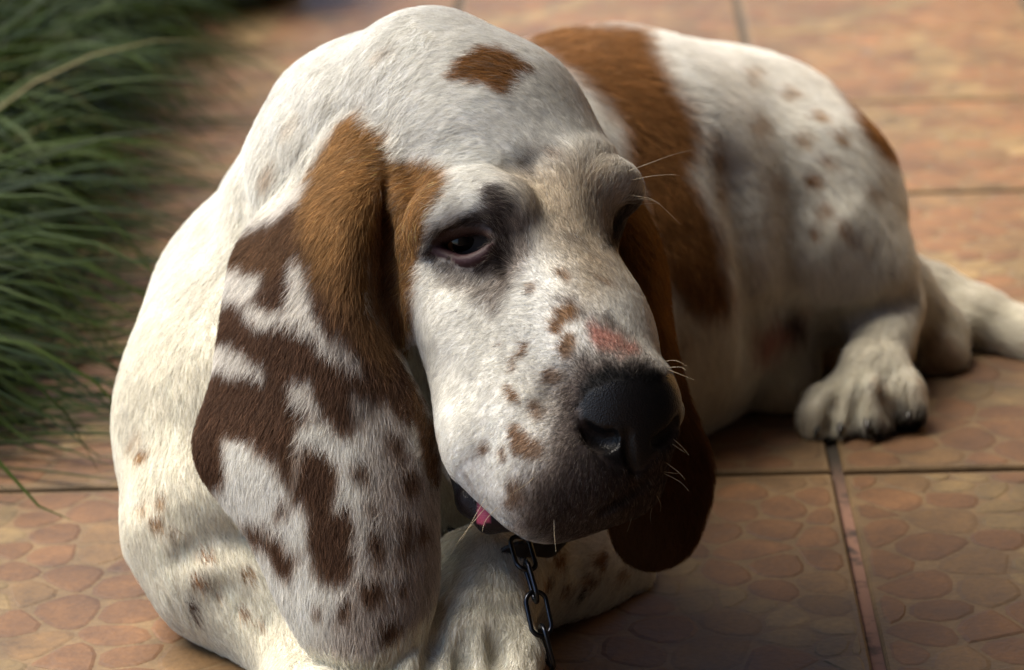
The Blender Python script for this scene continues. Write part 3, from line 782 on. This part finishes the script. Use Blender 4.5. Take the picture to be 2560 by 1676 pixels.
em, et, eb = new_mat('eye', .12)
tcn = et.nodes.new('ShaderNodeTexCoord'); sx = et.nodes.new('ShaderNodeSeparateXYZ'); et.links.new(tcn.outputs['Object'], sx.inputs[0])
rp = et.nodes.new('ShaderNodeMapRange'); rp.inputs[1].default_value = -.016; rp.inputs[2].default_value = .016; et.links.new(sx.outputs['Z'], rp.inputs[0])
cr = et.nodes.new('ShaderNodeValToRGB'); et.links.new(rp.outputs[0], cr.inputs[0])
e = cr.color_ramp.elements
e[0].position, e[0].color = .0, (.030, .014, .011, 1)
e[1].position, e[1].color = 1.0, (.003, .002, .002, 1)
for p, c in ((.72, (.035, .014, .011, 1)), (.76, (.012, .006, .004, 1)), (.80, (.20, .080, .026, 1)), (.92, (.13, .048, .016, 1)), (.945, (.003, .002, .002, 1))):
    q = cr.color_ramp.elements.new(p); q.color = c
et.links.new(cr.outputs[0], eb.inputs['Base Color']); eb.inputs['Coat Weight'].default_value = .0; eb.inputs['Coat Roughness'].default_value = .05
sv, sf = uv_sphere(.0160)
for px, py, z, gz in ((1163, 600, EYE_Z, (.06, -.95, .10)), (1515, 568, (FAR_EYE_Z or 1.5) + .020, (.75, -.6, -.1))):
    if z is None: continue
    eb.inputs['Specular IOR Level'].default_value = .25
    eo = link('eye', mesh_from('eye', sv, sf), em, dog)
    eo.location = at(px, py, z + .0125)
    if px > 1400: eo.scale = (.55, .55, .55)
    eo.rotation_euler = Vector(gz).to_track_quat('Z', 'Y').to_euler()

claw_m, _, _ = new_mat('claw', .3, (.018, .014, .013))
def claw(px, py, dpx, dpy):
    z = depth_at(px, py) or 1.84
    P = spline([at(px, py, z + .003), at(px + dpx * .6, py + dpy * .5, z - .004), at(px + dpx, py + dpy, z - .005)], 7)
    V, F = tube(P, .0032, .0008, 8)
    link('claw', mesh_from('claw', V, F), claw_m, dog)

def tube(pts, r0, r1, n=5):
    P = np.asarray(pts, float); V = []; F = []
    for i, p in enumerate(P):
        d = P[min(i + 1, len(P) - 1)] - P[max(i - 1, 0)]; d /= np.linalg.norm(d) + 1e-12
        u = np.cross(d, (0, 0, 1) if abs(d[2]) < .9 else (1, 0, 0)); u /= np.linalg.norm(u); w = np.cross(d, u)
        r = r0 + (r1 - r0) * i / (len(P) - 1)
        for k in range(n): V.append(p + r * (math.cos(2 * math.pi * k / n) * u + math.sin(2 * math.pi * k / n) * w))
    for i in range(len(P) - 1):
        for k in range(n): F.append((i * n + k, i * n + (k + 1) % n, (i + 1) * n + (k + 1) % n, (i + 1) * n + k))
    return V, F
for cl in ((2045, 1062, -6, 34), (2103, 1060, -4, 36), (2168, 1050, 2, 38), (2268, 1026, 8, 36)): claw(*cl)
wm, _, wb = new_mat('whisker', .35, (.5, .4, .26)); wb.inputs['Transmission Weight'].default_value = .2
WH = [[(1565, 430), (1620, 410), (1680, 388), (1735, 374)], [(1575, 452), (1620, 442), (1670, 437), (1698, 439)], [(1555, 487), (1600, 492), (1640, 504), (1700, 560)], [(1560, 500), (1610, 498), (1645, 506)], [(1560, 520), (1610, 510), (1650, 508)],
      [(1660, 904), (1690, 902), (1720, 918)], [(1668, 920), (1700, 918), (1715, 926)], [(1670, 924), (1700, 936), (1735, 950)], [(1683, 1098), (1705, 1118), (1722, 1138)], [(1680, 1110), (1695, 1120), (1712, 1132)], [(1662, 1155), (1695, 1180), (1712, 1198)], [(1660, 1184), (1700, 1205), (1722, 1228)], [(1660, 1180), (1690, 1184), (1698, 1182)],
      [(1640, 1236), (1652, 1262), (1650, 1282)], [(1580, 1290), (1575, 1310), (1568, 1330)], [(1630, 1270), (1626, 1290), (1628, 1310)], [(1214, 1246), (1185, 1295), (1155, 1350)], [(1225, 1256), (1180, 1310), (1140, 1362)], [(1245, 1268), (1215, 1300), (1205, 1330)], [(1385, 1300), (1386, 1340), (1390, 1380)], [(1340, 1190), (1310, 1215), (1268, 1240)], [(1000, 880), (1003, 940), (1040, 980)]]
for w in WH:
    z0 = min(depth_at(*w[0]) or 1.50, 1.52 if w[0][1] < 700 else 1.47)
    P = [at(p[0], p[1], z0 - .004 * i) for i, p in enumerate(w)]
    V, F = tube(spline(P, 9), .00015, .00004)
    link('whisker', mesh_from('whisker', V, F), wm, dog)

# ------------------------------------------------------------------ floor of embossed tiles
YAW, U0, V0, TS = 0.0471292, 0.1320615, 1.6559294, 0.33
def tile_xy(u, v):
    U, V = u * TS + U0, v * TS + V0
    return math.cos(YAW) * U + math.sin(YAW) * V, -math.sin(YAW) * U + math.cos(YAW) * V

def clip_half(poly, n, c):
    out = []
    for i in range(len(poly)):
        p, q = poly[i], poly[(i + 1) % len(poly)]
        dp, dq = p @ n - c, q @ n - c
        if dp <= 0: out.append(p)
        if (dp < 0 < dq) or (dq < 0 < dp): out.append(p + (q - p) * dp / (dp - dq))
    return out

def tile_mesh(seed):
    r = np.random.default_rng(seed)
    half = TS / 2 - .0042
    sites = []; kinds = []
    band = lambda p: abs((p[0] * math.cos(.6 + seed) + p[1] * math.sin(.6 + seed)) - .04 + .03 * math.sin(p[1] * 12)) < .016
    tries = 0
    while tries < 3200:
        tries += 1
        p = r.uniform(-half, half, 2)
        sm = band(p); md = .017 if sm else .029
        if all(np.hypot(*(p - q)) > (md if k == sm else .019) for q, k in zip(sites, kinds)):
            sites.append(p); kinds.append(sm)
    S = np.array(sites)
    V, F, Cc = [], [], []
    # ceramic body: plate with a bevelled rim
    h0, h1, bv = -.012, 0.0, .0016
    rim = []
    for z, ins in ((h0, 0), (h1 - bv, 0), (h1, bv)):
        base = len(V)
        for sx_, sy_ in ((-1, -1), (1, -1), (1, 1), (-1, 1)): V.append((sx_ * (half - ins), sy_ * (half - ins), z))
        rim.append(base)
    GR = (.132, .082, .037)
    for k in range(2):
        for i in range(4): F.append((rim[k] + i, rim[k] + (i + 1) % 4, rim[k + 1] + (i + 1) % 4, rim[k + 1] + i)); Cc.append(GR)
    F.append((rim[2], rim[2] + 1, rim[2] + 2, rim[2] + 3)); Cc.append(GR)
    lim = half - .004
    for i, p in enumerate(S):
        poly = [np.array(q) for q in ((-lim, -lim), (lim, -lim), (lim, lim), (-lim, lim))]
        order = np.argsort(np.hypot(*(S - p).T))[1:16]
        for j in order:
            n = S[j] - p; L = np.hypot(*n); n = n / L
            poly = clip_half(poly, n, (p + S[j]) @ n / 2 - .0012)
            if len(poly) < 3: break
        if len(poly) < 3: continue
        # round the corners
        A = np.array(poly); A = np.vstack([np.stack([.75 * A + .25 * np.roll(A, -1, 0), .25 * A + .75 * np.roll(A, -1, 0)], 1).reshape(-1, 2)])
        cen = A.mean(0); m = len(A); b0 = len(V)
        hgt = r.uniform(.0003, .0008)
        for q in A: V.append((q[0], q[1], .0001))
        for q in A:
            g = cen + (q - cen) * .86; V.append((g[0], g[1], hgt * .8))
        V.append((cen[0], cen[1], hgt))
        t = r.random()
        if kinds[i]: colr = np.array((.158, .104, .044)) * r.uniform(.75, 1.1)
        elif t < .72: colr = np.array((.125, .060, .0235)) * r.uniform(.80, 1.12)
        else: colr = np.array((.132, .075, .030)) * r.uniform(.8, 1.1)
        for k in range(m):
            k2 = (k + 1) % m
            F.append((b0 + k, b0 + k2, b0 + m + k2, b0 + m + k)); Cc.append(colr * .9)
            F.append((b0 + m + k, b0 + m + k2, b0 + 2 * m)); Cc.append(colr)
    me = mesh_from('tile', V, F, smooth=False)
    at_ = me.attributes.new('glaze', 'FLOAT_COLOR', 'FACE')
    at_.data.foreach_set('color', np.hstack([np.array(Cc), np.ones((len(Cc), 1))]).astype(np.float32).ravel())
    return me

tm, tt, tb = new_mat('tile_glaze', .42)
an = tt.nodes.new('ShaderNodeAttribute'); an.attribute_name = 'glaze'
geo = tt.nodes.new('ShaderNodeNewGeometry')
n1 = tt.nodes.new('ShaderNodeTexNoise'); n1.inputs['Scale'].default_value = 38; n1.inputs['Detail'].default_value = 7; n1.inputs['Roughness'].default_value = .65
n2 = tt.nodes.new('ShaderNodeTexNoise'); n2.inputs['Scale'].default_value = 260; n2.inputs['Detail'].default_value = 4
for q in (n1, n2): tt.links.new(geo.outputs['Position'], q.inputs['Vector'])
r1 = tt.nodes.new('ShaderNodeMapRange'); r1.inputs[1].default_value = .3; r1.inputs[2].default_value = .7; r1.inputs[3].default_value = .62; r1.inputs[4].default_value = 1.22
tt.links.new(n1.outputs['Fac'], r1.inputs[0])
r2 = tt.nodes.new('ShaderNodeMapRange'); r2.inputs[1].default_value = .3; r2.inputs[2].default_value = .7; r2.inputs[3].default_value = .86; r2.inputs[4].default_value = 1.1
tt.links.new(n2.outputs['Fac'], r2.inputs[0])
mm = tt.nodes.new('ShaderNodeMath'); mm.operation = 'MULTIPLY'; tt.links.new(r1.outputs[0], mm.inputs[0]); tt.links.new(r2.outputs[0], mm.inputs[1])
vm = tt.nodes.new('ShaderNodeVectorMath'); vm.operation = 'SCALE'; tt.links.new(an.outputs['Color'], vm.inputs[0]); tt.links.new(mm.outputs[0], vm.inputs['Scale'])
# scattered dark stains
n3 = tt.nodes.new('ShaderNodeTexNoise'); n3.inputs['Scale'].default_value = 17; n3.inputs['Detail'].default_value = 3; tt.links.new(geo.outputs['Position'], n3.inputs['Vector'])
r3 = tt.nodes.new('ShaderNodeMapRange'); r3.inputs[1].default_value = .66; r3.inputs[2].default_value = .74; tt.links.new(n3.outputs['Fac'], r3.inputs[0])
n4 = tt.nodes.new('ShaderNodeTexNoise'); n4.inputs['Scale'].default_value = 7; n4.inputs['Detail'].default_value = 6; tt.links.new(geo.outputs['Position'], n4.inputs['Vector'])
r4 = tt.nodes.new('ShaderNodeMapRange'); r4.inputs[1].default_value = .35; r4.inputs[2].default_value = .65; r4.inputs[3].default_value = .74; r4.inputs[4].default_value = 1.12; tt.links.new(n4.outputs['Fac'], r4.inputs[0])
mm2 = tt.nodes.new('ShaderNodeMath'); mm2.operation = 'MULTIPLY'; tt.links.new(mm.outputs[0], mm2.inputs[0]); tt.links.new(r4.outputs[0], mm2.inputs[1]); tt.links.new(mm2.outputs[0], vm.inputs['Scale'])
mxs = tt.nodes.new('ShaderNodeMix'); mxs.data_type = 'RGBA'; tt.links.new(r3.outputs[0], mxs.inputs[0]); tt.links.new(vm.outputs[0], mxs.inputs[6]); mxs.inputs[7].default_value = (.09, .055, .035, 1)
tt.links.new(mxs.outputs[2], tb.inputs['Base Color'])
rr_ = tt.nodes.new('ShaderNodeMapRange'); rr_.inputs[3].default_value = .50; rr_.inputs[4].default_value = .78; tb.inputs['Specular IOR Level'].default_value = .35; tt.links.new(n1.outputs['Fac'], rr_.inputs[0]); tt.links.new(rr_.outputs[0], tb.inputs['Roughness'])
bp = tt.nodes.new('ShaderNodeBump'); bp.inputs['Strength'].default_value = .35; bp.inputs['Distance'].default_value = .0012; tt.links.new(n2.outputs['Fac'], bp.inputs['Height']); tt.links.new(bp.outputs[0], tb.inputs['Normal'])

jm, jt, jb = new_mat('grout', .9)
jn = jt.nodes.new('ShaderNodeTexNoise'); jn.inputs['Scale'].default_value = 60; jn.inputs['Detail'].default_value = 5
jg = jt.nodes.new('ShaderNodeNewGeometry'); jt.links.new(jg.outputs['Position'], jn.inputs['Vector'])
jc = jt.nodes.new('ShaderNodeValToRGB'); jt.links.new(jn.outputs['Fac'], jc.inputs[0])
jc.color_ramp.elements[0].position, jc.color_ramp.elements[0].color = .34, (.045, .028, .022, 1)
jc.color_ramp.elements[1].position, jc.color_ramp.elements[1].color = .50, (.19, .10, .068, 1)
js = jt.nodes.new('ShaderNodeSeparateXYZ'); jt.links.new(jg.outputs['Position'], js.inputs[0])
jr = jt.nodes.new('ShaderNodeMapRange'); jr.inputs[1].default_value = 1.58; jr.inputs[2].default_value = 1.68; jt.links.new(js.outputs['Y'], jr.inputs[0])
jx = jt.nodes.new('ShaderNodeMix'); jx.data_type = 'RGBA'; jt.links.new(jr.outputs[0], jx.inputs[0]); jt.links.new(jc.outputs[0], jx.inputs[6]); jx.inputs[7].default_value = (.030, .022, .014, 1)     # far joints filled with dark dirt
jt.links.new(jx.outputs[2], jb.inputs['Base Color'])
x0, x1, y0, y1 = -40, 40, -20, 80
floor = link('floor', mesh_from('floor', [(x0, y0, -.0045), (x1, y0, -.0045), (x1, y1, -.0045), (x0, y1, -.0045)], [(0, 1, 2, 3)]), jm)
tag(floor, kind='structure')
tiles = [tile_mesh(i) for i in range(5)]
for t in tiles: t.materials.append(tm)
for iu in range(-2, 5):
    for iv in range(-3, 9):
        o = link('tile', random.choice(tiles), None, floor)
        cx_, cy_ = tile_xy(iu + .5, iv + .5)
        o.location = (cx_, cy_, random.uniform(-.0006, .0002))
        o.rotation_euler = (random.uniform(-.0015, .0015), random.uniform(-.0015, .0015), -YAW + random.choice((0, 1, 2, 3)) * math.pi / 2)

# ------------------------------------------------------------------ added unseen porch, put up to shade the near right of the floor
def slab(name, lo, hi, mat):
    (a, b, c), (d, e, f) = lo, hi
    V = [(a, b, c), (d, b, c), (d, e, c), (a, e, c), (a, b, f), (d, b, f), (d, e, f), (a, e, f)]
    return tag(link(name, mesh_from(name, V, [(0, 3, 2, 1), (4, 5, 6, 7), (0, 1, 5, 4), (1, 2, 6, 5), (2, 3, 7, 6), (3, 0, 4, 7)], False), mat), kind='structure')
pm, _, _ = new_mat('shade_dark', .9, (.10, .075, .055))  # dark, so the added walls and roof return little light
om, _, _ = new_mat('ochre_bounce', .85, (.55, .30, .09))  # warm colour for the added wall that bounces golden light
slab('shade_wall_right', (.78, -2.5, -.004), (.98, 2.15, 2.0), pm)  # added out of view, blocks fill light from the right
slab('bounce_wall', (.80, 2.15, -.004), (.98, 4.6, 1.5), om)  # added out of view, bounces golden light onto the dog
slab('shade_wall_rear', (-1.6, -1.6, -.004), (1.15, -1.4, 2.0), pm)  # added behind the lens to block fill from the front
slab('shade_ledge', (-.20, .72, .75), (.78, 1.86, .79), pm)            # unseen shelf, added to keep sun off the near right floor
for yy in (.85, 1.70):
    slab('shade_ledge_bracket', (.70, yy - .02, .35), (.78, yy + .02, .75), pm)  # supports of the added shelf, out of view
slab('shade_roof', (-.84, -2.5, 2.0), (1.6, 1.95, 2.1), pm)  # added out of view, its edge shades the near floor

# ------------------------------------------------------------------ planting bed and its grass
sm_, st_, sb_ = new_mat('soil', .95, (.035, .024, .016))
sn = st_.nodes.new('ShaderNodeTexNoise'); sn.inputs['Scale'].default_value = 40; sn.inputs['Detail'].default_value = 8
sg = st_.nodes.new('ShaderNodeNewGeometry'); st_.links.new(sg.outputs['Position'], sn.inputs['Vector'])
sb2 = st_.nodes.new('ShaderNodeBump'); sb2.inputs['Distance'].default_value = .01; st_.links.new(sn.outputs['Fac'], sb2.inputs['Height']); st_.links.new(sb2.outputs[0], sb_.inputs['Normal'])
e0 = [tile_xy(-2.02, v) for v in (-4, 12)]; e1 = [tile_xy(-9, v) for v in (12, -4)]
bed = link('soil', mesh_from('soil', [(p[0], p[1], .006) for p in e0 + e1], [(0, 1, 2, 3)]), sm_)
tag(bed, kind='structure')

def grass(nb):
    V = []; F = []; Cc = []
    for i in range(nb):
        v = random.uniform(.12, 8.5); u = -2.10 - .04 * v - abs(random.gauss(0, .75))
        x, y = tile_xy(u, v)
        L = random.uniform(.15, .40); az = random.gauss(.0, .8)       # 0 = towards +x (over the tiles)
        if random.random() < .25: az = random.uniform(-math.pi, math.pi)
        up = random.uniform(.25, 1.2) if v < 2.2 else random.uniform(.6, 1.45); wd = random.uniform(.0016, .0036)
        cu = random.uniform(1.2, 3.2)
        ht = np.array((math.cos(az), -math.sin(az) * .8, 0)); p = np.array((x, y, .004)); el = up
        sd_ = np.array((-ht[1], ht[0], 0)); sd_ /= np.linalg.norm(sd_)
        n = 7; b0 = len(V); cc = random.random()
        colr = np.array((.004, .010, .001)) * (1 - cc) + np.array((.026, .044, .004)) * cc
        if random.random() < .02: colr = np.array((.07, .06, .02))
        tw = random.uniform(-.5, .5)
        for k in range(n + 1):
            t = k / n; w = wd * (1 - t ** 2.2) + .0001
            s2 = sd_ * math.cos(tw) + np.array((0, 0, 1)) * math.sin(tw)
            V.append(p - s2 * w); V.append(p + s2 * w)
            p = p + (ht * math.cos(el) + np.array((0, 0, 1)) * math.sin(el)) * (L / n)
            if p[2] < .004: p[2] = .004 + random.uniform(0, .003); el = 0.02
            else: el -= cu / n
        for k in range(n):
            a = b0 + 2 * k; F.append((a, a + 1, a + 3, a + 2)); Cc.append(colr)
    me = mesh_from('grass', V, F)
    a_ = me.attributes.new('blade', 'FLOAT_COLOR', 'FACE')
    a_.data.foreach_set('color', np.hstack([np.array(Cc), np.ones((len(Cc), 1))]).astype(np.float32).ravel())
    m, t, b = new_mat('grass', .6)
    b.inputs['Specular IOR Level'].default_value = .1
    a = t.nodes.new('ShaderNodeAttribute'); a.attribute_name = 'blade'; t.links.new(a.outputs['Color'], b.inputs['Base Color'])
    tr = t.nodes.new('ShaderNodeBsdfTranslucent'); t.links.new(a.outputs['Color'], tr.inputs['Color'])
    mx = t.nodes.new('ShaderNodeMixShader'); mx.inputs[0].default_value = .3
    t.links.new(b.outputs[0], mx.inputs[1]); t.links.new(tr.outputs[0], mx.inputs[2]); t.links.new(mx.outputs[0], t.nodes['Material Output'].inputs[0])
    o = link('grass', me, m)
    return tag(o, 'long arching green grass blades spilling over the tile edge', 'grass', kind='stuff')
grass(12000)

# ------------------------------------------------------------------ collar and chain
bm_, _, bb = new_mat('collar_leather', .5, (.012, .012, .014))
cm, ct, cb = new_mat('chain_steel', .3, (.04, .043, .052)); cb.inputs['Metallic'].default_value = 1.0

def link_mesh(R, L, r, n=28, m=8):
    V = []; F = []
    for i in range(n):
        a = 2 * math.pi * i / n
        c = np.array((R * math.cos(a), R * math.sin(a) + (L if math.sin(a) > 0 else -L), 0))
        d = np.array((math.cos(a), math.sin(a), 0))
        for k in range(m):
            b = 2 * math.pi * k / m
            V.append(c + r * (math.cos(b) * d + math.sin(b) * np.array((0, 0, 1))))
    for i in range(n):
        for k in range(m): F.append((i * m + k, ((i + 1) % n) * m + k, ((i + 1) % n) * m + (k + 1) % m, i * m + (k + 1) % m))
    return mesh_from('link', V, F)
chain_root = bpy.data.objects.new('chain', None); col.objects.link(chain_root)
tag(chain_root, 'dark steel link chain hanging from the collar between the front paws', 'chain')
lm = link_mesh(.0058, .0062, .00135); lm.materials.append(cm)
cp = spline([at(1300, 1355, 1.475), at(1318, 1420, 1.463), at(1335, 1480, 1.456), at(1352, 1560, 1.452), at(1372, 1640, 1.452), at(1392, 1720, 1.452)], 300)
sl_ = np.concatenate([[0], np.cumsum(np.linalg.norm(np.diff(cp, axis=0), axis=1))])
pos = 0.008; i = 0
while pos < sl_[-1] - .006:
    k = np.searchsorted(sl_, pos); k2 = min(k + 6, len(cp) - 1); k1 = max(k - 6, 0)
    d = Vector(cp[k2] - cp[k1]).normalized()
    o = link('link', lm, None, chain_root)
    zax = Vector((.35, -1, .1)) if i % 2 == 0 else Vector((1, .35, .2))
    zax = (zax - d * zax.dot(d)).normalized(); xax = d.cross(zax)
    Mx = Matrix((xax, d, zax)).transposed().to_4x4(); Mx.translation = Vector(cp[k])
    o.matrix_world = Mx
    pos += .0185; i += 1

# collar: a flat strap round the neck
strap = [at(690, 340, 1.66), at(650, 400, 1.64), at(630, 500, 1.63), at(640, 590, 1.61), at(800, 1000, 1.58), at(1100, 1290, 1.56), at(1225, 1372, 1.520), at(1285, 1378, 1.488), at(1345, 1368, 1.500), at(1420, 1330, 1.55), at(1420, 1000, 1.66), at(1250, 500, 1.70), at(900, 320, 1.72)]
ring = spline(np.array(strap + strap[:1]), 120)[:-1]
cen = ring.mean(0); V = []; F = []; n = len(ring)
for i, p in enumerate(ring):
    d = ring[(i + 1) % n] - ring[i - 1]; d /= np.linalg.norm(d)
    outw = p - cen; outw -= d * (outw @ d); outw /= np.linalg.norm(outw); w = np.cross(d, outw)
    for a_, b_ in ((-.007, -.0012), (.007, -.0012), (.007, .0012), (-.007, .0012)): V.append(p + w * a_ + outw * b_)
for i in range(n):
    for k in range(4): F.append((i * 4 + k, i * 4 + (k + 1) % 4, ((i + 1) % n) * 4 + (k + 1) % 4, ((i + 1) % n) * 4 + k))
collar = link('collar', mesh_from('collar', V, F, False), bm_)
tag(collar, 'thin black leather collar round the neck of the hound', 'collar')

# ------------------------------------------------------------------ dark pot at the far edge of the terrace
pot_m, _, _ = new_mat('dark_glaze', .35, (.012, .010, .010))
prof = [(0, .004), (.070, .004), (.078, .012), (.092, .10), (.104, .19), (.112, .195), (.112, .215), (.098, .215), (.094, .185), (0, .18)]
V = []; F = []; nn = 32
for r_, z_ in prof:
    for k in range(nn): V.append((r_ * math.cos(2 * math.pi * k / nn), r_ * math.sin(2 * math.pi * k / nn), z_))
for i in range(len(prof) - 1):
    for k in range(nn): F.append((i * nn + k, i * nn + (k + 1) % nn, (i + 1) * nn + (k + 1) % nn, (i + 1) * nn + k))
pot = link('plant_pot', mesh_from('plant_pot', V, F), pot_m)
pg = on_ground(600, -2); pot.location = (pg[0], pg[1], -.002)
tag(pot, 'dark glazed pot cut off by the top edge behind the grass', 'pot')
